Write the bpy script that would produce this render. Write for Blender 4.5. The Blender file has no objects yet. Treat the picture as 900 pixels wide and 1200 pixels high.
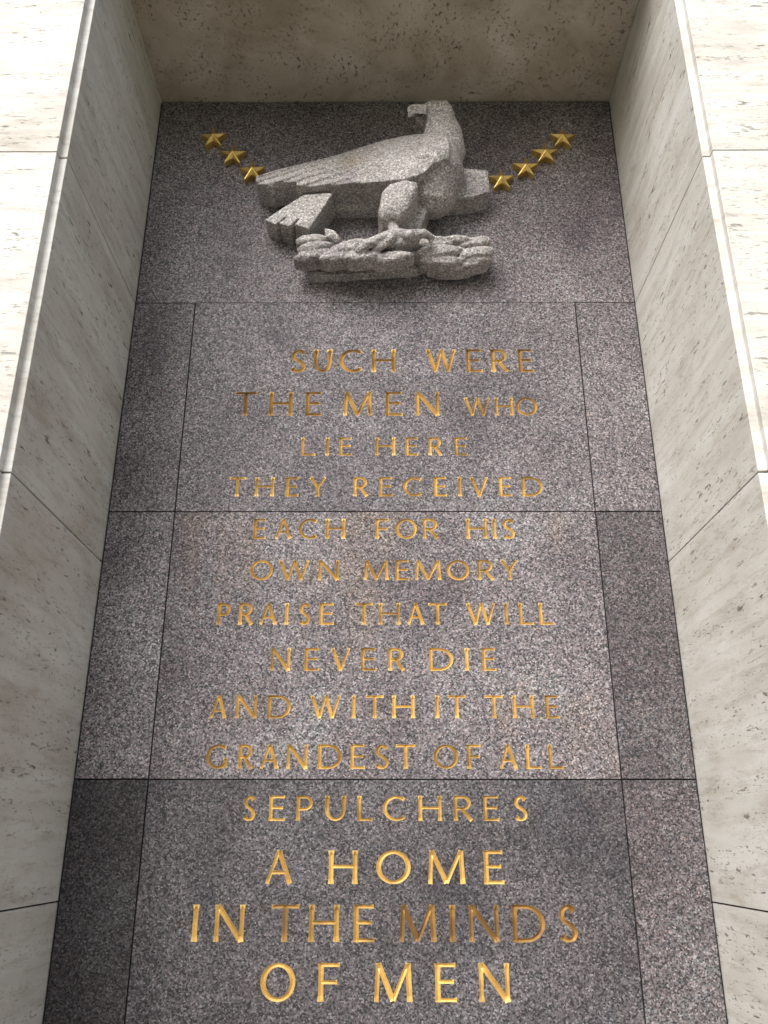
import bpy, bmesh, math, random
from mathutils import Vector, noise
from mathutils.geometry import delaunay_2d_cdt
R = math.radians
random.seed(4)
scene = bpy.context.scene
COL = scene.collection

# ------------------------------------------------------------------ camera
cd = bpy.data.cameras.new('camera'); cam = bpy.data.objects.new('camera', cd); COL.objects.link(cam)
cam.location = (0.0098, -3.3954, 1.5)
cam.rotation_euler = (R(90) + 0.3755, -0.0007, 0.0038)
cd.sensor_fit = 'VERTICAL'; cd.sensor_height = 36.0; cd.lens = 36.0 * 989.47 / 1200
cd.clip_start = 0.05; cd.clip_end = 3000
scene.camera = cam

# ------------------------------------------------------------------ light
SUN_EL, SUN_AZ = 40, 27            # high, in front of the niche and to its left
w = bpy.data.worlds.new('World'); scene.world = w; w.use_nodes = True
wn = w.node_tree; wn.nodes.clear()
sky = wn.nodes.new('ShaderNodeTexSky'); sky.sky_type = 'NISHITA'; sky.sun_disc = False
sky.sun_elevation = R(SUN_EL); sky.sun_rotation = R(180 + SUN_AZ)
sky.air_density = 1.0; sky.dust_density = 4.0
hsv = wn.nodes.new('ShaderNodeHueSaturation'); hsv.inputs['Saturation'].default_value = 0.7
bg = wn.nodes.new('ShaderNodeBackground'); bg.inputs['Strength'].default_value = 0.08
wo = wn.nodes.new('ShaderNodeOutputWorld')
wn.links.new(sky.outputs[0], hsv.inputs['Color']); wn.links.new(hsv.outputs[0], bg.inputs[0]); wn.links.new(bg.outputs[0], wo.inputs[0])
sl = bpy.data.lights.new('sun', 'SUN'); sun = bpy.data.objects.new('sun', sl); COL.objects.link(sun)
sl.energy = 1.5; sl.angle = R(46); sl.color = (0.89, 0.955, 1.0)
sun.rotation_euler = (R(90 - SUN_EL), 0, R(-SUN_AZ))
sun.location = (-4, -5, 8)
scene.view_settings.view_transform = 'Standard'; scene.view_settings.look = 'None'
scene.view_settings.gamma = 1.0; scene.view_settings.use_curve_mapping = False
scene.view_settings.exposure = 1.24

# ------------------------------------------------------------------ data measured in metres
WORDS = [  # slab row, line, word, baseline z, cap z, (x0, x1) of every letter, metres
    (1, 1, 'SUCH', 3.5342, 3.6558, [(-0.4405, -0.3658), (-0.3308, -0.2478), (-0.2125, -0.0953), (-0.0607, 0.0493)]),
    (1, 1, 'WERE', 3.5342, 3.6558, [(0.1901, 0.332), (0.3778, 0.4527), (0.493, 0.5736), (0.6197, 0.6892)]),
    (1, 2, 'THE', 3.3076, 3.4295, [(-0.6881, -0.5815), (-0.5274, -0.4207), (-0.3606, -0.286)]),
    (1, 2, 'MEN', 3.3076, 3.4295, [(-0.1899, -0.0585), (0.0037, 0.0811), (0.1384, 0.2477)]),
    (1, 2, 'WHO', 3.3076, 3.3997, [(0.3586, 0.4792), (0.5004, 0.582), (0.5956, 0.6918)]),
    (1, 3, 'LIE', 3.1089, 3.1971, [(-0.3738, -0.3092), (-0.2659, -0.2479), (-0.2036, -0.1461)]),
    (1, 3, 'HERE', 3.1089, 3.1971, [(-0.0428, 0.0458), (0.0919, 0.1486), (0.1947, 0.2563), (0.3109, 0.3691)]),
    (1, 4, 'THEY', 2.912, 3.0029, [(-0.6824, -0.6102), (-0.5675, -0.4851), (-0.4327, -0.3767), (-0.3319, -0.2558)]),
    (1, 4, 'RECEIVED', 2.912, 3.0029, [(-0.1377, -0.0716), (-0.0254, 0.0342), (0.0804, 0.169), (0.2152, 0.2696), (0.3184, 0.3364), (0.3718, 0.4529), (0.4991, 0.5543), (0.5982, 0.6888)]),
    (2, 5, 'EACH', 2.7155, 2.8069, [(-0.5643, -0.51), (-0.4711, -0.3996), (-0.3699, -0.2827), (-0.254, -0.1707)]),
    (2, 5, 'FOR', 2.7155, 2.8069, [(-0.041, 0.0173), (0.0446, 0.1366), (0.163, 0.2321)]),
    (2, 5, 'HIS', 2.7155, 2.8069, [(0.35, 0.4368), (0.4617, 0.4771), (0.5034, 0.5572)]),
    (2, 6, 'OWN', 2.5319, 2.6198, [(-0.5673, -0.4723), (-0.4481, -0.3175), (-0.281, -0.1931)]),
    (2, 6, 'MEMORY', 2.5319, 2.6198, [(-0.0887, 0.0145), (0.0453, 0.1023), (0.1272, 0.2358), (0.2602, 0.3549), (0.3899, 0.4596), (0.486, 0.5612)]),
    (2, 7, 'PRAISE', 2.3413, 2.4323, [(-0.6924, -0.6378), (-0.6027, -0.5417), (-0.517, -0.445), (-0.4132, -0.3968), (-0.3556, -0.3072), (-0.2699, -0.2097)]),
    (2, 7, 'THAT', 2.3413, 2.4323, [(-0.1235, -0.0501), (-0.0246, 0.0623), (0.0917, 0.1627), (0.1782, 0.2569)]),
    (2, 7, 'WILL', 2.3413, 2.4323, [(0.3355, 0.457), (0.4915, 0.5081), (0.5529, 0.6124), (0.6361, 0.6956)]),
    (2, 8, 'NEVER', 2.1519, 2.2439, [(-0.4623, -0.3821), (-0.3255, -0.2649), (-0.2186, -0.1392), (-0.0965, -0.0336), (0.0145, 0.0817)]),
    (2, 8, 'DIE', 2.1519, 2.2439, [(0.1787, 0.2763), (0.3218, 0.3402), (0.3942, 0.4493)]),
    (2, 9, 'AND', 1.9641, 2.0533, [(-0.6922, -0.6259), (-0.5909, -0.507), (-0.4649, -0.3723)]),
    (2, 9, 'WITH', 1.9641, 2.0533, [(-0.2962, -0.1746), (-0.133, -0.1145), (-0.0763, -0.005), (0.0294, 0.1173)]),
    (2, 9, 'IT', 1.9641, 2.0533, [(0.1979, 0.2167), (0.2495, 0.3212)]),
    (2, 9, 'THE', 1.9641, 2.0533, [(0.3964, 0.4684), (0.506, 0.59), (0.6353, 0.6902)]),
    (2, 10, 'GRANDEST', 1.7729, 1.8636, [(-0.6937, -0.6088), (-0.5686, -0.5094), (-0.484, -0.4109), (-0.3809, -0.2994), (-0.26, -0.1668), (-0.1326, -0.0772), (-0.0384, 0.0156), (0.0427, 0.119)]),
    (2, 10, 'OF', 1.7729, 1.8636, [(0.1892, 0.284), (0.3191, 0.3725)]),
    (2, 10, 'ALL', 1.7729, 1.8636, [(0.4427, 0.5133), (0.5467, 0.6034), (0.6345, 0.6902)]),
    (3, 11, 'SEPULCHRES', 1.5842, 1.6741, [(-0.5383, -0.4911), (-0.4394, -0.3789), (-0.3354, -0.2739), (-0.2265, -0.1494), (-0.1039, -0.0458), (-0.0071, 0.0856), (0.1282, 0.2152), (0.262, 0.3347), (0.3741, 0.4335), (0.4898, 0.5408)]),
    (3, 12, 'A', 1.3657, 1.4806, [(-0.4424, -0.3423)]),
    (3, 12, 'HOME', 1.3657, 1.4806, [(-0.2076, -0.1019), (-0.0314, 0.0949), (0.1597, 0.296), (0.3674, 0.4407)]),
    (3, 13, 'IN', 1.1744, 1.2963, [(-0.697, -0.6791), (-0.6185, -0.5096)]),
    (3, 13, 'THE', 1.1744, 1.2963, [(-0.4135, -0.3116), (-0.275, -0.1662), (-0.1126, -0.0372)]),
    (3, 13, 'MINDS', 1.1744, 1.2963, [(0.0525, 0.1855), (0.2365, 0.2547), (0.3042, 0.4146), (0.462, 0.58), (0.6295, 0.6984)]),
    (3, 14, 'OF', 0.9858, 1.1073, [(-0.441, -0.3177), (-0.2357, -0.1606)]),
    (3, 14, 'MEN', 0.9858, 1.1073, [(-0.0379, 0.0965), (0.1787, 0.2548), (0.3331, 0.4429)]),
]
LEAF_W = [0.0302, 0.0326, 0.0279, 0.0256, 0.0349, 0.0326, 0.0302, 0.0279, 0.0302, 0.0279, 0.0326, 0.0349, 0.0302, 0.0279, 0.0302, 0.0326, 0.0233, 0.0233]
WING_LOW = [(-0.6337, -0.15, 4.5202), (-0.6198, -0.152, 4.4998), (-0.5562, -0.155, 4.4863), (-0.5265, -0.165, 4.4981), (-0.4893, -0.165, 4.5033), (-0.4345, -0.17, 4.4959), (-0.4229, -0.172, 4.4677), (-0.3321, -0.19, 4.4509), (-0.2616, -0.2, 4.4493), (-0.146, -0.22, 4.4409), (-0.0072, -0.255, 4.4184), (0.0971, -0.28, 4.4102), (0.1815, -0.285, 4.4385), (0.2214, -0.305, 4.4732), (0.3057, -0.315, 4.5071)]
WING_UP = [(-0.6368, -0.13, 4.5602), (-0.6051, -0.115, 4.5985), (-0.575, -0.1, 4.6343), (-0.3905, -0.09, 4.701), (-0.2156, -0.09, 4.7672), (-0.0905, -0.1, 4.8101), (-0.0082, -0.115, 4.8312), (0.0823, -0.13, 4.8438), (0.1635, -0.15, 4.8427), (0.2482, -0.22, 4.7676), (0.3068, -0.3, 4.6531)]
TAIL_1 = [(-0.5809, -0.12, 4.3121), (-0.5291, -0.125, 4.277), (-0.3349, -0.15, 4.4405), (-0.3941, -0.14, 4.447)]
TAIL_2 = [(-0.5075, -0.134, 4.2769), (-0.457, -0.138, 4.2556), (-0.2844, -0.16, 4.4365), (-0.3509, -0.155, 4.4334)]
TAIL_3 = [(-0.4338, -0.146, 4.2589), (-0.3611, -0.15, 4.2301), (-0.2506, -0.17, 4.4273), (-0.3005, -0.165, 4.432)]
BELLY = [(-0.3795, -0.06, 4.549), (-0.2677, -0.06, 4.5164), (-0.2528, -0.06, 4.4206), (-0.1303, -0.065, 4.4212), (-0.0207, -0.07, 4.4271), (0.2072, -0.08, 4.4759), (0.2098, -0.08, 4.6212), (-0.3051, -0.06, 4.6414)]
BREAST = [(0.2363, -0.2, 4.5503)]
NECK = [(0.2329, -0.14, 4.6455), (0.2894, -0.15, 4.734), (0.2888, -0.16, 4.8181), (0.275, -0.165, 4.8802), (0.2673, -0.165, 4.9199)]
HEAD = [(0.1991, -0.215, 4.9487), (0.2228, -0.215, 4.9628), (0.3125, -0.215, 4.9626), (0.3352, -0.215, 4.9341), (0.3488, -0.21, 4.8776), (0.3478, -0.2, 4.8211), (0.2037, -0.2, 4.8105), (0.1981, -0.215, 4.8895)]
BEAK = [(0.2074, -0.25, 4.9051), (0.1358, -0.25, 4.9082), (0.1146, -0.25, 4.8987), (0.108, -0.25, 4.8747), (0.1138, -0.25, 4.822), (0.1306, -0.25, 4.8247), (0.1393, -0.25, 4.8496), (0.2063, -0.25, 4.8411)]
THIGH = [(-0.0152, -0.25, 4.3542), (0.021, -0.26, 4.3958), (0.0933, -0.27, 4.4068), (0.1494, -0.27, 4.4015), (0.157, -0.265, 4.3603), (0.1125, -0.24, 4.2472), (0.0685, -0.235, 4.2119), (-0.0151, -0.23, 4.2188), (-0.0331, -0.23, 4.2462)]
SHANK = [(0.025, -0.19, 4.2556), (0.0409, -0.19, 4.1956), (0.0529, -0.18, 4.1593)]
FAR_LEG = [(0.162, -0.15, 4.434), (0.2237, -0.15, 4.413), (0.1638, -0.13, 4.2256), (0.1028, -0.13, 4.2459)]
FAR_WING = [(0.3597, -0.13, 4.6223), (0.4138, -0.135, 4.6103), (0.506, -0.135, 4.5982), (0.5171, -0.12, 4.4814), (0.4385, -0.12, 4.4499), (0.205, -0.11, 4.4279), (0.2068, -0.13, 4.5741)]
BRANCH_BASE = [(-0.4074, -0.05, 4.1255), (-0.385, -0.05, 4.1911), (-0.2115, -0.05, 4.2213), (0.1209, -0.05, 4.2205), (0.3693, -0.05, 4.1996), (0.4753, -0.05, 4.1589), (0.3865, -0.05, 4.0989), (0.2016, -0.05, 4.0893), (0.1479, -0.05, 4.0645), (-0.3549, -0.05, 4.0309)]
STARS = [(-0.8931, -0.05, 4.9188), (-0.7824, -0.05, 4.8026), (-0.6764, -0.05, 4.6949), (0.5881, -0.05, 4.6375), (0.7173, -0.05, 4.7162), (0.8238, -0.05, 4.8095), (0.9199, -0.05, 4.9118)]
LEAF_A = [(-0.4259, -0.13, 4.1716), (-0.4287, -0.14, 4.0647), (-0.4132, -0.15, 4.1058), (-0.2145, -0.13, 4.1662), (-0.3053, -0.17, 4.0408), (-0.2578, -0.18, 4.0765), (-0.1849, -0.19, 4.0296), (-0.1224, -0.19, 4.0877), (-0.0586, -0.18, 4.0276), (-0.0032, -0.19, 4.1021), (0.1349, -0.12, 4.1736), (0.1415, -0.14, 4.0979), (0.166, -0.12, 4.0743), (0.3459, -0.12, 4.1531), (0.3512, -0.13, 4.0906), (0.3637, -0.11, 4.0523), (0.2811, -0.13, 4.1851), (0.1994, -0.09, 4.0632)]
LEAF_B = [(-0.2638, -0.13, 4.1913), (-0.237, -0.14, 4.1085), (-0.2372, -0.15, 4.1449), (-0.2897, -0.13, 4.2443), (-0.103, -0.17, 4.0891), (-0.0432, -0.18, 4.1348), (-0.011, -0.19, 4.0486), (0.0447, -0.19, 4.1363), (0.1398, -0.18, 4.0562), (0.1646, -0.19, 4.1508), (0.3628, -0.12, 4.1731), (0.3795, -0.14, 4.1171), (0.3914, -0.12, 4.064), (0.5058, -0.12, 4.1878), (0.5137, -0.13, 4.1199), (0.4992, -0.11, 4.1062), (0.4269, -0.13, 4.1748), (0.4097, -0.09, 4.048)]
TOE_1 = [(0.0528, -0.19, 4.1658), (-0.0109, -0.23, 4.1083), (-0.0738, -0.23, 4.0794), (-0.1213, -0.21, 4.0522)]
TOE_2 = [(0.0528, -0.19, 4.1658), (0.0207, -0.22, 4.1116), (-0.0149, -0.22, 4.0777), (-0.0427, -0.2, 4.0649)]
TOE_3 = [(0.0528, -0.19, 4.1658), (0.1233, -0.23, 4.1226), (0.1832, -0.22, 4.1406), (0.2197, -0.2, 4.1326), (0.2081, -0.18, 4.0999)]
BEAK_ROOT = [(0.2143, -0.14, 5.0242), (0.1921, -0.14, 5.0272), (0.1854, -0.14, 5.0174), (0.1831, -0.14, 4.9925), (0.1842, -0.14, 4.938), (0.1895, -0.14, 4.9408), (0.1925, -0.14, 4.9666), (0.2132, -0.14, 4.9579)]
EYES = [(0.2407, -0.228, 4.9289), (0.2634, -0.235, 4.9184)]
BRANCH_MASS = [(-0.3878, -0.085, 4.1279), (-0.3237, -0.085, 4.1729), (-0.0858, -0.085, 4.1875), (0.1197, -0.085, 4.1921), (0.4495, -0.07, 4.1833), (0.4739, -0.06, 4.1509), (0.3861, -0.06, 4.111), (0.2011, -0.07, 4.1135), (0.1189, -0.085, 4.1168), (-0.3457, -0.085, 4.088)]
THROAT = [(0.1544, -0.09, 4.9938), (0.2251, -0.09, 5.011), (0.223, -0.09, 4.8958), (0.2013, -0.09, 4.9073)]

Z_ROWS = [5.2011, 3.9173, 2.8410, 1.7346, 0.62, 0.0]      # granite courses, top to bottom
X_IN = 0.909                                              # upright joints of the granite
HALF = 1.2                                                # half width of the niche
Z_JOINTS = [0.0, 1.3055, 2.6141, 3.9173, 5.2211]          # travertine courses

# ------------------------------------------------------------------ helpers
def tag(o, label=None, cat=None, group=None, kind=None):
    if label: o['label'] = label
    if cat: o['category'] = cat
    if group: o['group'] = group
    if kind: o['kind'] = kind
    return o

def empty(name, loc, label, cat, group=None):
    o = bpy.data.objects.new(name, None); COL.objects.link(o); o.location = loc
    o.empty_display_size = 0.1
    return tag(o, label, cat, group)

def link_mesh(name, verts, faces, mat, parent=None, smooth=False, base=None):
    """verts in world metres; stored relative to the parent (or base)"""
    off = Vector((0, 0, 0))
    q = parent
    while q is not None:
        off += Vector(q.location); q = q.parent
    if base is not None: off += Vector(base)
    me = bpy.data.meshes.new(name)
    me.from_pydata([tuple(Vector(v) - off) for v in verts], [], faces)
    me.update()
    o = bpy.data.objects.new(name, me); COL.objects.link(o)
    if parent is not None: o.parent = parent
    elif base is not None: o.location = base
    me.materials.append(mat)
    if smooth:
        for p in me.polygons: p.use_smooth = True
    return o

def from_bm(name, bm, mat, parent=None, smooth=False, base=None):
    bmesh.ops.recalc_face_normals(bm, faces=bm.faces)
    bm.verts.index_update()
    vs = [v.co.copy() for v in bm.verts]; fs = [[v.index for v in f.verts] for f in bm.faces]
    bm.free()
    return link_mesh(name, vs, fs, mat, parent, smooth, base)

# ------------------------------------------------------------------ materials
class N:
    def __init__(s, name):
        s.m = bpy.data.materials.new(name); s.m.use_nodes = True
        s.t = s.m.node_tree; s.t.nodes.clear()
        s.out = s.new('ShaderNodeOutputMaterial'); s.b = s.new('ShaderNodeBsdfPrincipled')
        s.l(s.b.outputs[0], s.out.inputs[0])
    def new(s, t, **kw):
        n = s.t.nodes.new(t)
        for k, v in kw.items(): setattr(n, k, v)
        return n
    def l(s, a, b): s.t.links.new(a, b)
    def coord(s, scale=(1, 1, 1), rnd=0.0):
        tc = s.new('ShaderNodeTexCoord'); mp = s.new('ShaderNodeMapping'); mp.inputs['Scale'].default_value = scale
        if rnd:
            oi = s.new('ShaderNodeObjectInfo'); mu = s.new('ShaderNodeMath', operation='MULTIPLY'); mu.inputs[1].default_value = rnd
            s.l(oi.outputs['Random'], mu.inputs[0])
            ad = s.new('ShaderNodeVectorMath', operation='ADD'); cb = s.new('ShaderNodeCombineXYZ')
            for i in range(3): s.l(mu.outputs[0], cb.inputs[i])
            s.l(tc.outputs['Object'], ad.inputs[0]); s.l(cb.outputs[0], ad.inputs[1]); s.l(ad.outputs[0], mp.inputs['Vector'])
        else:
            s.l(tc.outputs['Object'], mp.inputs['Vector'])
        return mp.outputs[0]
    def noise(s, vec, scale, detail=4, rough=0.55, dist=0.0):
        n = s.new('ShaderNodeTexNoise'); n.inputs['Scale'].default_value = scale; n.inputs['Detail'].default_value = detail
        n.inputs['Roughness'].default_value = rough; n.inputs['Distortion'].default_value = dist
        s.l(vec, n.inputs['Vector']); return n.outputs['Fac']
    def voro(s, vec, scale):
        n = s.new('ShaderNodeTexVoronoi'); n.inputs['Scale'].default_value = scale; s.l(vec, n.inputs['Vector'])
        sp = s.new('ShaderNodeSeparateColor'); s.l(n.outputs['Color'], sp.inputs[0])
        return sp.outputs[0], sp.outputs[1], n.outputs['Distance']
    def ramp(s, fac, stops, interp='LINEAR'):
        r = s.new('ShaderNodeValToRGB'); cr = r.color_ramp; cr.interpolation = interp
        while len(cr.elements) < len(stops): cr.elements.new(0.5)
        for e, (p, c) in zip(cr.elements, stops):
            e.position = p; e.color = (c[0], c[1], c[2], 1) if hasattr(c, '__len__') else (c, c, c, 1)
        s.l(fac, r.inputs[0]); return r.outputs[0]
    def mix(s, fac, a, b, mode='MIX'):
        n = s.new('ShaderNodeMix', data_type='RGBA', blend_type=mode)
        for sock, v in ((n.inputs[0], fac), (n.inputs[6], a), (n.inputs[7], b)):
            if isinstance(v, (int, float)): sock.default_value = v
            elif isinstance(v, tuple): sock.default_value = (*v, 1)
            else: s.l(v, sock)
        return n.outputs[2]
    def bump(s, h, strength, dist):
        b = s.new('ShaderNodeBump'); b.inputs['Strength'].default_value = strength; b.inputs['Distance'].default_value = dist
        s.l(h, b.inputs['Height']); s.l(b.outputs[0], s.b.inputs['Normal'])
    def set(s, color, rough=0.7, metal=0.0, spec=0.5):
        for k, v in (('Base Color', color), ('Roughness', rough), ('Metallic', metal), ('Specular IOR Level', spec)):
            if isinstance(v, (int, float)): s.b.inputs[k].default_value = v
            elif isinstance(v, tuple): s.b.inputs[k].default_value = (*v, 1)
            else: s.l(v, s.b.inputs[k])

def granite(name, gain=1.0, pink=0.35, scale=128, stain=None, contrast=1.0, tint=(1.01, .925, .94), rough=0.62, patch=None):
    n = N(name); v = n.coord(rnd=7.0)
    a1, a2, _ = n.voro(v, scale)
    b1, b2, _ = n.voro(v, scale * .66)
    # crystals: pale and grey feldspar, quartz, black mica
    col = n.ramp(a1, [(0.0, (.020, .020, .022)), (0.17, (.105, .10, .105)), (0.36, (.185, .178, .178)), (0.60, (.245, .238, .235)), (0.80, (.36, .35, .345)), (0.93, (.56, .55, .54))], 'CONSTANT')
    pk = n.ramp(a2, [(0.0, (.97, 1, 1.03)), (0.60, (1.06, .93, .91)), (0.86, (1.16, .86, .80))], 'CONSTANT')
    col = n.mix(pink + 0.3, col, pk, 'MULTIPLY')
    # scattered larger crystals
    bigx = n.ramp(b1, [(0.0, (.03, .03, .032)), (0.06, (.42, .41, .40))], 'CONSTANT')
    bm_ = n.ramp(b1, [(0.0, 0.8), (0.06, 0.0), (0.94, 0.6)], 'CONSTANT')
    col = n.mix(bm_, col, bigx)
    if contrast != 1.0: col = n.mix(1.0 - contrast, col, (.235, .228, .222))
    # clouding of the stone itself
    big = n.noise(v, 1.7, 7, 0.64, 0.35)
    cl = n.ramp(big, [(0.30, tuple(gain * t for t in (.60, .52, .56))), (0.42, tuple(.82 * gain * t for t in tint)), (0.54, tuple(1.0 * gain * t for t in tint)), (0.70, tuple(gain * t for t in (1.26, 1.25, 1.24)))])
    col = n.mix(1.0, col, cl, 'MULTIPLY')
    if patch:
        tc = n.new('ShaderNodeTexCoord'); di = n.new('ShaderNodeVectorMath', operation='DISTANCE'); n.l(tc.outputs['Object'], di.inputs[0]); di.inputs[1].default_value = patch
        wob = n.new('ShaderNodeMath', operation='MULTIPLY_ADD'); n.l(n.noise(v, 16, 4, .6), wob.inputs[0]); wob.inputs[1].default_value = .16; n.l(di.outputs['Value'], wob.inputs[2])
        f = n.ramp(wob.outputs[0], [(.10, .75), (.17, 0.0)])
        col = n.mix(f, col, n.mix(1.0, col, (.74, .62, .42), 'MULTIPLY'))
    if stain is not None:
        f = n.ramp(n.noise(n.coord((1.3, 1, .6), rnd=3.0), 3.0, 5, 0.6), [(0.50, 0.0), (0.66, 0.75)])
        col = n.mix(f, col, n.mix(1.0, col, stain, 'MULTIPLY'))
    n.set(col, rough, 0.0, 0.3)
    n.bump(a1, 0.25, 0.0012)
    return n.m

def travertine(name, lo, hi, pit=1.0, soffit=False):
    n = N(name); sx = 1.0
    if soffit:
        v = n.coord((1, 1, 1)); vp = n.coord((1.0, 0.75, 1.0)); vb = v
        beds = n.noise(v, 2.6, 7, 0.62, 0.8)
    else:
        vb = n.coord((0.55, 0.55, 9.0), rnd=9.0); vp = n.coord((0.32, 0.32, 1.35), rnd=9.0); v = n.coord(rnd=9.0)
        beds = n.noise(vb, 1.5, 5, 0.5, 0.5)
    col = n.ramp(beds, [(0.28, lo), (0.5, tuple((a + b) / 2 for a, b in zip(lo, hi))), (0.7, hi)])
    big = n.noise(n.coord((1, 1, 1.8), rnd=9.0), 1.9, 6, 0.62)
    col = n.mix(0.9, col, n.ramp(big, [(0.32, (.82, .785, .745)), (0.5, (.97, .96, .945)), (0.7, (1.06, 1.06, 1.07))]), 'MULTIPLY')
    # open pores: short, dark, lying along the bedding
    p1 = n.noise(vp, 52 if not soffit else 58, 3, 0.6, 0.4)
    where = n.noise(vb if not soffit else v, 1.7 if not soffit else 5.0, 4, 0.6)
    wm = n.ramp(where, [(0.42, 0.0), (0.60, 1.0)])
    pits = n.ramp(p1, [(0.61, 0.0), (0.665, 1.0)] if not soffit else [(0.57, 0.0), (0.635, 1.0)])
    pm = n.mix(1.0, pits, wm, 'MULTIPLY')
    p2 = n.noise(vp, 95, 2, 0.5, 0.3)
    pm2 = n.mix(1.0, n.ramp(p2, [(0.62, 0.0), (0.69, 0.85)]), n.ramp(where, [(0.35, 0.05), (0.6, 0.7)]), 'MULTIPLY')
    allp = n.mix(1.0, pm, pm2, 'LIGHTEN')
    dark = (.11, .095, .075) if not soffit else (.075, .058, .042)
    f = n.new('ShaderNodeMath', operation='MULTIPLY'); n.l(allp, f.inputs[0]); f.inputs[1].default_value = 0.8 * pit
    col = n.mix(f.outputs[0], col, dark)
    st = n.noise(n.coord((.45, .45, 3.2), rnd=9.0), 9.0, 5, 0.7, 0.4)
    col = n.mix(0.9 if not soffit else 0.0, col, n.ramp(st, [(0.50, (1, 1, 1)), (0.72, (.74, .70, .66))]), 'MULTIPLY')
    fine = n.noise(v, 160, 2, 0.5)
    col = n.mix(0.5, col, n.ramp(fine, [(0.3, (.90, .89, .88)), (0.7, (1.06, 1.06, 1.06))]), 'MULTIPLY')
    n.set(col, 0.72, 0.0, 0.3)
    inv = n.new('ShaderNodeMath', operation='SUBTRACT'); inv.inputs[0].default_value = 1.0; n.l(allp, inv.inputs[1])
    n.bump(inv.outputs[0], 0.5 * min(1, pit + .1), 0.004)
    return n.m

def gilding(name, bright, worn, patina, rough, metal):
    n = N(name); v = n.coord()
    big = n.noise(v, 7.0, 3, 0.6)
    fine = n.noise(v, 140, 3, 0.6)
    f = n.ramp(big, [(0.42, 0.0), (0.58, patina)])
    f2 = n.ramp(fine, [(0.45, 0.0), (0.7, 0.5)])
    col = n.mix(f, bright, worn)
    col = n.mix(f2, col, n.mix(1.0, col, (.66, .58, .50), 'MULTIPLY'))
    n.set(col, n.ramp(fine, [(0.3, rough), (0.7, rough + .15)]), metal, 0.4)
    n.bump(fine, 0.25, 0.002)
    return n.m

def plain(name, col, rough=0.9):
    n = N(name); v = n.coord()
    f = n.noise(v, 30, 4)
    c = n.mix(1.0, col, n.ramp(f, [(0.3, .75), (0.7, 1.2)]), 'MULTIPLY')
    n.set(c, rough, 0, 0.3); return n.m

M_MORTAR = plain('dark_joint', (.02, .02, .022))
M_TMORTAR = plain('travertine_joint', (.045, .04, .035))
M_TRAV = travertine('travertine', (.585, .55, .495), (.70, .682, .64))
M_ARRIS = travertine('travertine_arris', (.58, .55, .505), (.70, .685, .655), .12)
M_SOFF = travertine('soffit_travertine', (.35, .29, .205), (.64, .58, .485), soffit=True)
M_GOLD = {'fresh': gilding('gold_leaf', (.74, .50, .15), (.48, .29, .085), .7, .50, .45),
          'aged_shaded': gilding('aged_shaded_gold_leaf', (.55, .345, .10), (.25, .145, .05), .8, .52, .45),  # darker gold: ceiling slab's shade put into the colour, along with age
          'mid': gilding('half_shaded_gold_leaf', (.66, .43, .125), (.34, .205, .06), .8, .50, .45),  # middle lines: a weaker share of that shade in the colour
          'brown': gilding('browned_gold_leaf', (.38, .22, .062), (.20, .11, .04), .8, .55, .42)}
M_STAR = gilding('gilded_bronze', (1.0, .76, .27), (.86, .56, .15), .4, .27, .95)
M_EAGLE = granite('carved_granite', 1.72, 0.05, 180, None, .58, (1.03, .98, .93), .66, (-0.163, -0.16, 0.461))
ROWG = [('full', .74, .5, None),
        ('l2', .76, .4, None), ('c2', .71, .35, (.80, .78, .84)), ('r2', .74, .2, None),
        ('l3', .96, .2, None), ('c3', .80, .48, (1.10, 1.0, .84)), ('r3', .46, .5, (.68, .62, .66)),
        ('l4', .25, .2, None), ('c4', .47, .15, (.74, .76, .84)), ('r4', .56, .45, (.76, .70, .70))]
GR = {k: granite('granite_' + str(i), g, p, 188, s, .86) for i, (k, g, p, s) in enumerate(ROWG)}
M_BASE = granite('granite_plinth', .7, .3)

def paving_mat():
    n = N('stone_paving'); v = n.coord()
    br = n.new('ShaderNodeTexBrick'); n.l(v, br.inputs['Vector'])
    br.inputs['Scale'].default_value = 1.0; br.inputs['Brick Width'].default_value = 1.2; br.inputs['Row Height'].default_value = 0.8
    br.inputs['Mortar Size'].default_value = 0.006
    br.inputs['Color1'].default_value = (.18, .17, .155, 1); br.inputs['Color2'].default_value = (.23, .215, .19, 1); br.inputs['Mortar'].default_value = (.16, .15, .13, 1)
    c = n.mix(0.6, br.outputs['Color'], n.ramp(n.noise(v, 3, 6), [(0.3, .7), (0.7, 1.1)]), 'MULTIPLY')
    n.set(c, .8, 0, .3); return n.m
def lawn_mat():
    n = N('mown_lawn'); v = n.coord()
    c = n.ramp(n.noise(v, 1.5, 8, .7), [(0.3, (.05, .085, .022)), (0.7, (.10, .14, .04))])
    n.set(c, .95, 0, .2); return n.m

# ------------------------------------------------------------------ setting
seg = 64
link_mesh('ground', [(600 * math.cos(2 * math.pi * i / seg), 600 * math.sin(2 * math.pi * i / seg), -0.004) for i in range(seg)], [list(range(seg))], lawn_mat())['kind'] = 'structure'
link_mesh('terrace', [(-14, -16, 0), (14, -16, 0), (14, 6, 0), (-14, 6, 0)], [[0, 1, 2, 3]], paving_mat())['kind'] = 'structure'

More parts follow.
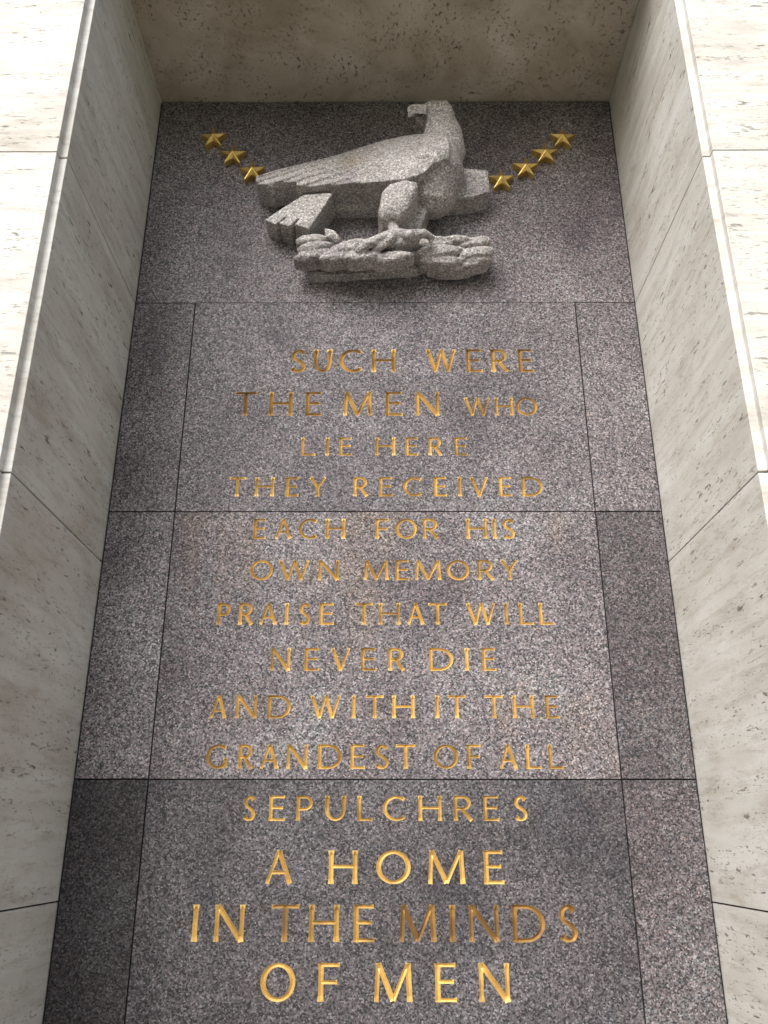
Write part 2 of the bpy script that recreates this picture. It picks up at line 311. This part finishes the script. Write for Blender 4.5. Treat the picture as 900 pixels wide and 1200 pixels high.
# ------------------------------------------------------------------ carved letters
def arc(cx, cz, rx, rz, a0, a1, n):
    return [(cx + rx * math.cos(R(a0 + (a1 - a0) * i / n)), cz + rz * math.sin(R(a0 + (a1 - a0) * i / n))) for i in range(n + 1)]
def catmull(ps, n=5):
    out = []
    q = [ps[0]] + ps + [ps[-1]]
    for i in range(1, len(q) - 2):
        for j in range(n):
            t = j / n; a, b, c, d = q[i - 1], q[i], q[i + 1], q[i + 2]
            out.append(tuple(.5 * (2 * b[k] + (c[k] - a[k]) * t + (2 * a[k] - 5 * b[k] + 4 * c[k] - d[k]) * t * t + (3 * b[k] - a[k] - 3 * c[k] + d[k]) * t ** 3) for k in (0, 1)))
    return out + [ps[-1]]
def straight(a, b, n=7):
    return [(a[0] + (b[0] - a[0]) * i / n, a[1] + (b[1] - a[1]) * i / n) for i in range(n + 1)]

TH, TN, DT = 1.0, 0.68, 1.05            # thick stem, thin stroke, thick diagonal (times the stem)
def glyph(ch):
    """strokes as (kind, points, weight); kind v = upright, h = level bar, d = slanted, c = curve"""
    v = lambda x, a=0, b=1, wgt=TH: ('v', straight((x, a), (x, b)), wgt)
    h = lambda z, a=0, b=1, wgt=TN: ('h', straight((a, z), (b, z)), wgt)
    d = lambda a, b, wgt=DT: ('d', straight(a, b), wgt)
    if ch == 'I': return [v(.5)]
    if ch == 'L': return [v(0), h(0)]
    if ch == 'T': return [v(.5), h(1)]
    if ch == 'H': return [v(0), v(1), h(.52)]
    if ch == 'E': return [v(0), h(1, 0, .95), h(.52, 0, .86), h(0)]
    if ch == 'F': return [v(0), h(1), h(.50, 0, .88)]
    if ch == 'N': return [v(0, wgt=.85), v(1, wgt=.85), d((.0, 1), (1, 0))]
    if ch == 'M': return [d((0, 0), (.05, 1), .85), d((.05, 1), (.5, .03)), d((.5, .03), (.95, 1), .8), d((.95, 1), (1, 0))]
    if ch == 'W': return [d((0, 1), (.29, 0)), d((.29, 0), (.51, 1), .75), d((.51, 1), (.75, 0)), d((.75, 0), (1, 1), .75)]
    if ch == 'V': return [d((0, 1), (.5, 0)), d((.5, 0), (1, 1), .75)]
    if ch == 'Y': return [d((0, 1), (.5, .45)), d((.5, .45), (1, 1), .75), v(.5, 0, .46)]
    if ch == 'A': return [d((0, 0), (.48, 1), .75), d((.48, 1), (1, 0)), h(.32, .18, .82)]
    if ch == 'O': return [('o', arc(.5, .5, .5, .5, 90, 450, 36), TH)]
    if ch == 'C': return [('c', arc(.56, .5, .56, .5, 48, 312, 26), TH)]
    if ch == 'G': return [('c', arc(.56, .5, .56, .5, 48, 318, 26), TH), v(.97, .06, .45)]
    if ch == 'D': return [v(0), ('c', straight((0, 1), (.4, 1), 4) + arc(.4, .5, .6, .5, 90, -90, 18)[1:] + straight((.4, 0), (0, 0), 4)[1:], TH)]
    if ch == 'P': return [v(0), ('c', straight((0, 1), (.5, 1), 4) + arc(.5, .73, .5, .27, 90, -90, 12)[1:] + straight((.5, .46), (0, .46), 4)[1:], TH)]
    if ch == 'R': return [v(0), ('c', straight((0, 1), (.45, 1), 4) + arc(.45, .74, .42, .26, 90, -90, 12)[1:] + straight((.45, .48), (0, .48), 4)[1:], TH), d((.40, .49), (1.0, 0))]
    if ch == 'U': return [('u', straight((0, 1), (0, .42), 5) + arc(.5, .42, .5, .42, 180, 360, 16)[1:] + straight((1, .42), (1, 1), 5)[1:], TH)]
    if ch == 'S': return [('c', catmull([(.93, .86), (.74, .97), (.48, 1.0), (.17, .90), (.07, .73), (.22, .58), (.5, .50), (.83, .38), (.97, .22), (.80, .05), (.48, .0), (.22, .03), (.02, .13)]), TH)]
    raise KeyError(ch)

def letter_strokes(ch, x0, x1, z0, z1):
    h = z1 - z0; wd = x1 - x0; stem = 0.150 * h
    out = []
    for kind, pts, wgt in glyph(ch):
        hv = stem * 0.5
        if ch == 'T' : hv = 0
        ins_x = hv if ch not in 'IVWYAM' else (hv * .9 if ch in 'WVYAM' else 0)
        hh = stem * TN * 0.5
        P = []
        for (a, b) in pts:
            ix = ins_x
            if kind == 'h': x = x0 + ix + a * (wd - ix) if ch not in 'TAH' else x0 + ix + a * (wd - 2 * ix)
            else: x = x0 + ix + a * (wd - 2 * ix)
            if ch == 'I': x = (x0 + x1) / 2
            if kind in 'hco': z = z0 + hh + b * (h - 2 * hh)
            elif kind == 'u': z = z0 + hh + b * (h - hh)
            else: z = z0 + b * h
            P.append((x, z))
        n = len(P); S = []
        for i, (x, z) in enumerate(P):
            j, k = max(i - 1, 0), min(i + 1, n - 1)
            if kind == 'o' and i in (0, n - 1): j, k = 1, n - 2
            tx, tz = P[k][0] - P[j][0], P[k][1] - P[j][1]
            if kind == 'o' and i in (0, n - 1): tx, tz = -1, 0
            L = math.hypot(tx, tz) or 1; tx /= L; tz /= L
            hw = stem * wgt * .5
            if kind in 'cou': hw *= (TN + .02 + (1.06 - TN) * abs(tz) ** 1.4)
            if kind != 'o':
                e = min(i, n - 1 - i) / (n - 1)
                hw *= 1 + (.32 if kind != 'd' else .10) * max(0, 1 - e / .22) ** 1.5
            S.append((x, z, tx, tz, hw))
        out.append(S)
    return out

def carve(ch, x0, x1, z0, z1, cell, flat, letter, steep=.85):
    """cut one letter into its cell of the stone face: flat collects stone triangles, letter the gilded V-groove"""
    cx0, cx1, cz0, cz1 = cell
    SC = 10.0
    V = [(cx0, cz0), (cx1, cz0), (cx1, cz1), (cx0, cz1)]; F = [[0, 1, 2, 3]]
    segs = []
    eps = 0.0006
    cl = lambda x, z: (min(max(x, cx0 + eps), cx1 - eps), min(max(z, cz0 + eps), cz1 - eps))
    for S in letter_strokes(ch, x0, x1, z0, z1):
        b = len(V)
        for (x, z, tx, tz, hw) in S:
            V += [cl(x + tz * hw, z - tx * hw), cl(x, z), cl(x - tz * hw, z + tx * hw)]
        for i in range(len(S) - 1):
            q = b + 3 * i
            F.append([q, q + 3, q + 4, q + 1]); F.append([q + 1, q + 4, q + 5, q + 2])
            segs.append((S[i], S[i + 1]))
    v2, e2, f2, ov, oe, of = delaunay_2d_cdt([Vector((x * SC, z * SC)) for x, z in V], [], F, 0, 1e-4, True)
    pts = [(p.x / SC, p.y / SC) for p in v2]
    stone = [f for f, o in zip(f2, of) if not any(k > 0 for k in o)]
    gold = [f for f, o in zip(f2, of) if any(k > 0 for k in o)]
    rim = set(i for f in stone for i in f)
    def depth(i):
        if i in rim: return 0.0
        x, z = pts[i]; best = 0.0012
        for (a, c) in segs:
            ax, az, bx, bz = a[0], a[1], c[0], c[1]
            L2 = (bx - ax) ** 2 + (bz - az) ** 2 or 1e-12
            t = max(0, min(1, ((x - ax) * (bx - ax) + (z - az) * (bz - az)) / L2))
            dd = math.hypot(x - ax - t * (bx - ax), z - az - t * (bz - az))
            best = max(best, (a[4] + t * (c[4] - a[4])) - dd)
        return best * steep
    base = len(flat[0]); flat[0].extend([(x, 0.0, z) for x, z in pts]); flat[1].extend([[base + k for k in f] for f in stone])
    base = len(letter[0]); letter[0].extend([(x, depth(i), z) for i, (x, z) in enumerate(pts)]); letter[1].extend([[base + k for k in f] for f in gold])

def tidy(vs, fs):
    used = sorted(set(i for f in fs for i in f)); m = {o: n for n, o in enumerate(used)}
    return [vs[i] for i in used], [[m[i] for i in f] for f in fs]

# ------------------------------------------------------------------ the granite wall
wall = empty('granite_wall', (0, 0, 0), 'speckled grey granite wall of ten slabs with gilded carved lettering', 'wall')
wall['kind'] = 'thing'

def shade_and_wear(q):  # upper lines get painted-in ceiling shade; brown words are worn gilding
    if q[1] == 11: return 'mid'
    if q[1] >= 11: return 'brown' if q[2] == 'MINDS' else 'aged_shaded' if q[1] == 13 and q[2] == 'THE' else 'fresh'
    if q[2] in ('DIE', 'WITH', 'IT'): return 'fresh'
    return 'brown' if q[1] == 2 and q[2] == 'THE' else 'mid' if q[1] >= 3 else 'aged_shaded'

def slab(x0, x1, z0, z1, mat, words=(), label=None):
    vs, fs = [], []
    flat = (vs, fs)
    def quad(a, b, c, d):
        if c - a < 1e-6 or d - b < 1e-6: return
        k = len(vs); vs.extend([(a, 0, b), (c, 0, b), (c, 0, d), (a, 0, d)]); fs.append([k, k + 1, k + 2, k + 3])
    lines = {}
    for wd in words: lines.setdefault(wd[1], []).append(wd)
    carved = []
    ztop = z1
    for ln in sorted(lines):
        ws = lines[ln]
        a = min(q[3] for q in ws) - .005; b = max(q[4] for q in ws) + .005
        b = min(b, z1 - .002)
        quad(x0, b, x1, ztop)
        items = [(bx, ch, q, wi) for wi, q in enumerate(ws) for bx, ch in zip(q[5], q[2])]
        items.sort(key=lambda t: t[0][0])
        bufs = []
        edges = []
        for i, it in enumerate(items):
            l = it[0][0] - .006; r = it[0][1] + .006
            if i: l = max(l, (items[i - 1][0][1] + it[0][0]) / 2 + .0003)
            if i < len(items) - 1: r = min(r, (items[i + 1][0][0] + it[0][1]) / 2 - .0003)
            edges.append((l, r))
        cur = x0
        for (l, r), (bx, ch, q, wi) in zip(edges, items):
            quad(cur, a, l, b)
            buf = ([], []); bufs.append((q, ch, buf))
            carve(ch, bx[0], bx[1], q[3], q[4], (l, r, a, b), flat, buf, .85 if q[1] >= 11 else 1.05)
            cur = r
        quad(cur, a, x1, b)
        carved += bufs
        ztop = a
    quad(x0, z0, x1, ztop)
    # sides and back; the outermost 3 mm of the front edge is left as cut
    k = len(vs); T = .30
    vs.extend([(x0, 0, z0), (x1, 0, z0), (x1, 0, z1), (x0, 0, z1), (x0, T, z0), (x1, T, z0), (x1, T, z1), (x0, T, z1)])
    fs.extend([[k, k + 4, k + 5, k + 1], [k + 1, k + 5, k + 6, k + 2], [k + 2, k + 6, k + 7, k + 3], [k + 3, k + 7, k + 4, k], [k + 4, k + 7, k + 6, k + 5]])
    vs2, fs2 = tidy(vs, fs)
    o = link_mesh('granite_slab', vs2, fs2, mat, wall)
    if label: o['label'] = label
    for q, ch, (lv, lf) in carved:
        lv, lf = tidy(lv, lf)
        g = link_mesh('carved_letter', lv, lf, M_GOLD[shade_and_wear(q)], o)
        g['label'] = 'gilded carved letter %s of %s' % (ch, q[2]) if len(q[2]) > 1 else 'gilded carved letter %s alone' % ch
    return o

g = .003
zr = Z_ROWS
slab(-HALF + .008, HALF - .008, zr[1] + .0014, zr[0] - .007, GR['full'], (), 'large plain slab behind the eagle')
for row, (zt, zb) in enumerate([(zr[1], zr[2]), (zr[2], zr[3]), (zr[3], zr[4])], 1):
    ws = [q for q in WORDS if q[0] == row]
    k = str(row + 1)
    dl = {1: .0, 2: -.010, 3: .002}[row]
    dt = -.0012 if row == 1 else -g
    tz = zt + (dt if row == 1 else -g)
    slab(-HALF + .008, -X_IN - g, zb + g, zt - g, GR['l' + k], (), ['narrow plain slab', 'narrow plain slab', 'darkest narrow slab'][row - 1])
    slab(-X_IN + g, X_IN - g, zb + g * .7, tz, GR['c' + k], ws, 'wide slab carved with gilded words')
    slab(X_IN + g, HALF - .008, zb + g, zt - g, GR['r' + k], (), ['pale narrow plain slab', 'narrow plain slab, darker at its top', 'reddish narrow plain slab'][row - 1])
b = bmesh.new(); bmesh.ops.create_cube(b, size=1)
for v in b.verts: v.co = Vector((v.co.x * (2 * HALF - .01), .14 + v.co.y * .28, (zr[4] - .004) * .5 + v.co.z * (zr[4] - .006)))
from_bm('plinth_slab', b, M_BASE, wall)
link_mesh('joint_filling', [(-HALF, .010, 0), (HALF, .010, 0), (HALF, .010, 5.2), (-HALF, .010, 5.2)], [[0, 1, 2, 3]], M_MORTAR, wall)

# ------------------------------------------------------------------ the two travertine piers
DEP, STEP, FR = .919, .028, .950
def block(sgn, z0, z1, parent, wid, seed):
    rnd = random.Random(seed)
    plan = [(HALF, .30), (HALF, -DEP), (HALF + STEP, -DEP), (HALF + STEP, -FR), (HALF + wid, -FR), (HALF + wid, .30)]
    bm = bmesh.new()
    lo = [bm.verts.new((sgn * x, y, z0)) for x, y in plan]; hi = [bm.verts.new((sgn * x, y, z1)) for x, y in plan]
    n = len(plan)
    bm.faces.new(lo); bm.faces.new(hi)
    for i in range(n): bm.faces.new((lo[i], lo[(i + 1) % n], hi[(i + 1) % n], hi[i]))
    bmesh.ops.recalc_face_normals(bm, faces=bm.faces)
    ed = [e for e in bm.edges if all(v.co.y < -.5 for v in e.verts) and abs(e.verts[0].co.x) < HALF + .1 and abs(e.verts[1].co.x) < HALF + .1]
    bmesh.ops.bevel(bm, geom=ed, offset=.0025, segments=2, profile=.5, affect='EDGES')
    o = from_bm('travertine_block', bm, M_TRAV, parent)
    o.data.materials.append(M_ARRIS)
    for p in o.data.polygons:
        c = p.center + Vector(parent.location)
        if c.y < -DEP + .012 and abs(c.x) < HALF + STEP + .002: p.material_index = 1
    return o

for sgn, lab in ((-1, 'travertine pier with a shaded grey inner face, on the side of the three gold stars'),
                 (1, 'travertine pier with a bright pale inner face, on the side of the four gold stars')):
    pier = empty('travertine_pier', (sgn * 1.9, -.3, 0), lab, 'pier')
    for i in range(len(Z_JOINTS) - 1):
        block(sgn, Z_JOINTS[i] + (.003 if i else 0), Z_JOINTS[i + 1] - .003, pier, 1.5, i + 10 * sgn)
    x0, x1 = sorted((sgn * (HALF + .010), sgn * (HALF + 1.49)))
    vs = [(x, y, z) for z in (0.01, 5.21) for x, y in ((x0, -DEP + .010), (x1, -DEP + .010), (x1, .29), (x0, .29))]
    link_mesh('joint_filling', vs, [[0, 1, 2, 3], [4, 5, 6, 7], [0, 1, 5, 4], [1, 2, 6, 5], [2, 3, 7, 6], [3, 0, 4, 7]], M_TMORTAR, pier)

# ceiling slab of the niche with the wall above it
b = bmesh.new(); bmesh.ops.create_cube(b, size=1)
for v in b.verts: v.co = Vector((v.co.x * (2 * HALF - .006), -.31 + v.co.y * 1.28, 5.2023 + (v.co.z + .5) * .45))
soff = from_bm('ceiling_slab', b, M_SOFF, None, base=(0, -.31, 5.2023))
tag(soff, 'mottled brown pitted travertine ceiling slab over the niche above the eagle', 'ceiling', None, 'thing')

# ------------------------------------------------------------------ stars
def make_star(c, i):
    rx = .0715; bm = bmesh.new()
    ring = []
    rot = [0.06, -.02, .05, .03, -.02, .02, -.04][i]
    for k in range(10):
        r = rx if k % 2 == 0 else rx * .36
        a = math.pi / 2 + k * math.pi / 5 + rot
        ring.append((r * math.cos(a), r * math.sin(a)))
    x, y, z = c
    back = [bm.verts.new((x + p * .96, 0.004, z + q * .96)) for p, q in ring]
    front = [bm.verts.new((x + p, -.034, z + q)) for p, q in ring]
    apex = bm.verts.new((x, -.056, z))
    for k in range(10):
        m = (k + 1) % 10
        bm.faces.new((back[k], back[m], front[m], front[k])); bm.faces.new((front[k], front[m], apex))
    bm.faces.new(back)
    bmesh.ops.recalc_face_normals(bm, faces=bm.faces)
    bmesh.ops.bevel(bm, geom=list(bm.edges), offset=.0018, segments=1, affect='EDGES')
    return from_bm('gold_star', bm, M_STAR, None, base=(x, 0, z))
SL = ['gold star highest and outermost in the row of three stars', 'gold star in the middle of the row of three stars',
      "gold star partly behind the tip of the eagle's wing", "lowest of the four gold stars, touching the square stone wing stub",
      'second lowest star in the row of four gold stars', 'second highest star in the row of four gold stars', 'highest and outermost star in the row of four gold stars']
for i, c in enumerate(STARS):
    s = make_star(c, i); tag(s, SL[i], 'star', 'gold stars fixed to the granite beside the eagle')

# ------------------------------------------------------------------ eagle
def prism(bm, pts, back=.02, bulge=0.0):
    f = [bm.verts.new(p) for p in pts]; k = [bm.verts.new((p[0], back, p[2])) for p in pts]; n = len(pts)
    bm.faces.new(k[::-1])
    if bulge:
        c = sum((Vector(p) for p in pts), Vector()) / n; prev = f
        for sc_, hh in ((.86, .55), (.62, .88), (.3, 1.0)):
            r = [bm.verts.new(c + (Vector(p) - c) * sc_ + Vector((0, -bulge * hh, 0))) for p in pts]
            for i in range(n): bm.faces.new((prev[i], prev[(i + 1) % n], r[(i + 1) % n], r[i]))
            prev = r
        bm.faces.new(prev)
    else: bm.faces.new(f)
    for i in range(n): bm.faces.new((f[i], k[i], k[(i + 1) % n], f[(i + 1) % n]))
def loft(bm, path, radii, expo=2.0, n=28, caps=True):
    """tube through path (Vectors); radii (in the plane of the wall, out of the wall); rounded ends"""
    path = [Vector(p) for p in path]; rings = []
    m = len(path)
    items = []
    def tan(i): return (path[min(i + 1, m - 1)] - path[max(i - 1, 0)]).normalized()
    for i in range(m): items.append((path[i], tan(i), radii[i][0], radii[i][1]))
    if caps:
        t0, t1 = tan(0), tan(m - 1); r0, r1 = min(radii[0]), min(radii[-1])
        pre = [(path[0] - t0 * r0 * math.sin(a) , t0, radii[0][0] * math.cos(a), radii[0][1] * math.cos(a)) for a in (R(82), R(60), R(32))]
        post = [(path[-1] + t1 * r1 * math.sin(a), t1, radii[-1][0] * math.cos(a), radii[-1][1] * math.cos(a)) for a in (R(32), R(60), R(82))]
        items = pre + items + post
    Y = Vector((0, 1, 0))
    for c, t, ra, rb in items:
        a = t.cross(Y).normalized(); bb = a.cross(t).normalized()
        ring = []
        for k in range(n):
            th = 2 * math.pi * k / n; ca, sa = math.cos(th), math.sin(th)
            pw = 2.0 / expo
            ring.append(bm.verts.new(c + a * ra * math.copysign(abs(ca) ** pw, ca) + bb * rb * math.copysign(abs(sa) ** pw, sa)))
        rings.append(ring)
    for u, v in zip(rings, rings[1:]):
        for k in range(n): bm.faces.new((u[k], u[(k + 1) % n], v[(k + 1) % n], v[k]))
    bm.faces.new(rings[0][::-1]); bm.faces.new(rings[-1])
def resample(pts, n):
    pts = [Vector(p) for p in pts]; d = [0]
    for a, b_ in zip(pts, pts[1:]): d.append(d[-1] + (b_ - a).length)
    out = []
    for i in range(n + 1):
        s = d[-1] * i / n; k = 0
        while k < len(d) - 2 and d[k + 1] < s: k += 1
        t = (s - d[k]) / (d[k + 1] - d[k]); out.append(pts[k].lerp(pts[k + 1], t))
    return out
def remeshed(name, bm, voxel, mat, parent, rough, smooth_it, eyes=(), ledges=0.0):
    bmesh.ops.recalc_face_normals(bm, faces=bm.faces)
    me = bpy.data.meshes.new('t'); bm.to_mesh(me); bm.free()
    o = bpy.data.objects.new('t', me); COL.objects.link(o)
    md = o.modifiers.new('r', 'REMESH'); md.mode = 'VOXEL'; md.voxel_size = voxel
    if smooth_it:
        ms = o.modifiers.new('s', 'SMOOTH'); ms.factor = .5; ms.iterations = smooth_it
    dg = bpy.context.evaluated_depsgraph_get(); dg.update()
    ev = o.evaluated_get(dg); m2 = bpy.data.meshes.new_from_object(ev, depsgraph=dg)
    vs = [v.co.copy() for v in m2.vertices]; fs = [list(p.vertices) for p in m2.polygons]; ns = [v.normal.copy() for v in m2.vertices]
    bpy.data.objects.remove(o); bpy.data.meshes.remove(me); bpy.data.meshes.remove(m2)
    for i, (v, nn) in enumerate(zip(vs, ns)):
        d = noise.noise(v * 28) * rough + noise.noise(v * 95) * rough * .5
        if ledges: d += ledges * noise.noise(Vector((v.x * 14, v.y * 14, v.z * 62))) + ledges * .5 * noise.noise(Vector((v.x * 45, v.y * 30, v.z * 130)))
        vs[i] = v + nn * d
        for e in eyes:
            q = (v - Vector(e)); q.y *= .4
            if q.length < .013: vs[i] = vs[i] + Vector((0, .016 * (1 - q.length / .013), 0))
    return link_mesh(name, vs, fs, mat, parent, True)

eagle = empty('eagle_sculpture', (0, 0, 4.15), 'carved pale granite eagle with folded wing, perched on a leafy branch, in high relief', 'sculpture')

bm = bmesh.new()
# near wing: a folded wing whose lower edge stands far out, with overlapping flight feathers
NU, NV = 170, 50
lo = resample(WING_LOW, NU); up = resample(WING_UP, NU)
flat_ = lambda a: Vector((a[0], 0, a[2] - .92 * a[1]))
ref = flat_(WING_UP[2]); du = (flat_(WING_UP[3]) - ref).normalized(); dn = Vector((du.z, 0, -du.x))
G = []
for i in range(NU + 1):
    u = i / NU; col = []
    for j in range(NV + 1):
        t = j / NV; p = lo[i].lerp(up[i], t)
        out = .022 * math.sin(math.pi * t) * min(1, u * 3 + .15) + .012 * math.sin(math.pi * min(1, t * 2)) * u
        q = (Vector((p.x, 0, p.z - .92 * p.y)) - ref).dot(dn) / .030
        saw = q - math.floor(q)
        fade = max(0, min(1, (.68 - u) / .35))
        out += fade * (.015 * saw - .007)
        # blunt rounding of the upper edge and the shoulder
        out -= .03 * max(0, (t - .86) / .14) ** 2 + .010 * max(0, (u - .975) / .025) ** 2
        col.append(Vector((p.x, p.y - out, p.z)))
    G.append(col)
front = [[bm.verts.new(p) for p in c] for c in G]
rear = [[bm.verts.new((p.x, .02, p.z)) for p in c] for c in G]
for i in range(NU):
    for j in range(NV):
        bm.faces.new((front[i][j], front[i + 1][j], front[i + 1][j + 1], front[i][j + 1]))
        bm.faces.new((rear[i][j], rear[i][j + 1], rear[i + 1][j + 1], rear[i + 1][j]))
for i in range(NU):
    bm.faces.new((front[i][0], rear[i][0], rear[i + 1][0], front[i + 1][0])); bm.faces.new((front[i][NV], front[i + 1][NV], rear[i + 1][NV], rear[i][NV]))
for j in range(NV):
    bm.faces.new((front[0][j], front[0][j + 1], rear[0][j + 1], rear[0][j])); bm.faces.new((front[NU][j], rear[NU][j], rear[NU][j + 1], front[NU][j + 1]))
for pts in (TAIL_1, TAIL_2, TAIL_3, FAR_LEG, FAR_WING, BELLY, THROAT): prism(bm, pts)
prism(bm, HEAD, bulge=.03); prism(bm, THIGH, bulge=.03)
f = [bm.verts.new(p) for p in BEAK]; k = [bm.verts.new(p) for p in BEAK_ROOT]
bm.faces.new(f); bm.faces.new(k[::-1])
for i in range(len(f)): bm.faces.new((f[i], k[i], k[(i + 1) % len(f)], f[(i + 1) % len(f)]))
x, y, z = BREAST[0]
loft(bm, [(x - .005, -.12, z - .075), (x + .003, -.14, z - .01), (x + .01, -.13, z + .08)], [(.128, .13), (.152, .172), (.134, .155)], 2.3)
loft(bm, NECK, [(.15, .11), (.118, .095), (.095, .085), (.080, .08), (.070, .074)])
loft(bm, SHANK, [(.030, .03), (.026, .026), (.03, .03)], 3)
remeshed('eagle_body', bm, .0046, M_EAGLE, eagle, .0012, 1, EYES)

bm = bmesh.new()
prism(bm, BRANCH_BASE); prism(bm, BRANCH_MASS)
for ix, (a, c, wd) in enumerate(zip(LEAF_A, LEAF_B, LEAF_W)):
    # a pointed leaf lying in a bundle: thick blade with a raised middle
    a, c = Vector(a), Vector(c); d = c - a; d.y = 0; nrm = Vector((-d.z, 0, d.x)).normalized()
    tt = ((0, .22), (.10, .62), (.28, .95), (.5, 1.0), (.7, .85), (.87, .5), (1, .06))
    if 13 <= ix <= 15: tt = ((0, .4), (.15, .8), (.4, 1.0), (.7, 1.0), (.9, .85), (.97, .5), (1, .25))
    rim = [a.lerp(c, t) + nrm * wd * k for t, k in tt] + [a.lerp(c, t) - nrm * wd * k for t, k in tt[::-1]]
    prism(bm, [tuple(p) for p in rim], a.y + .075, bulge=.020)
for toe in (TOE_1, TOE_2, TOE_3):
    loft(bm, toe, [(.026, .026), (.024, .026), (.021, .022), (.017, .018), (.010, .012)][:len(toe)], 2.3, 18)
remeshed('leafy_branch', bm, .0040, M_EAGLE, eagle, .0012, 0, (), .0036)
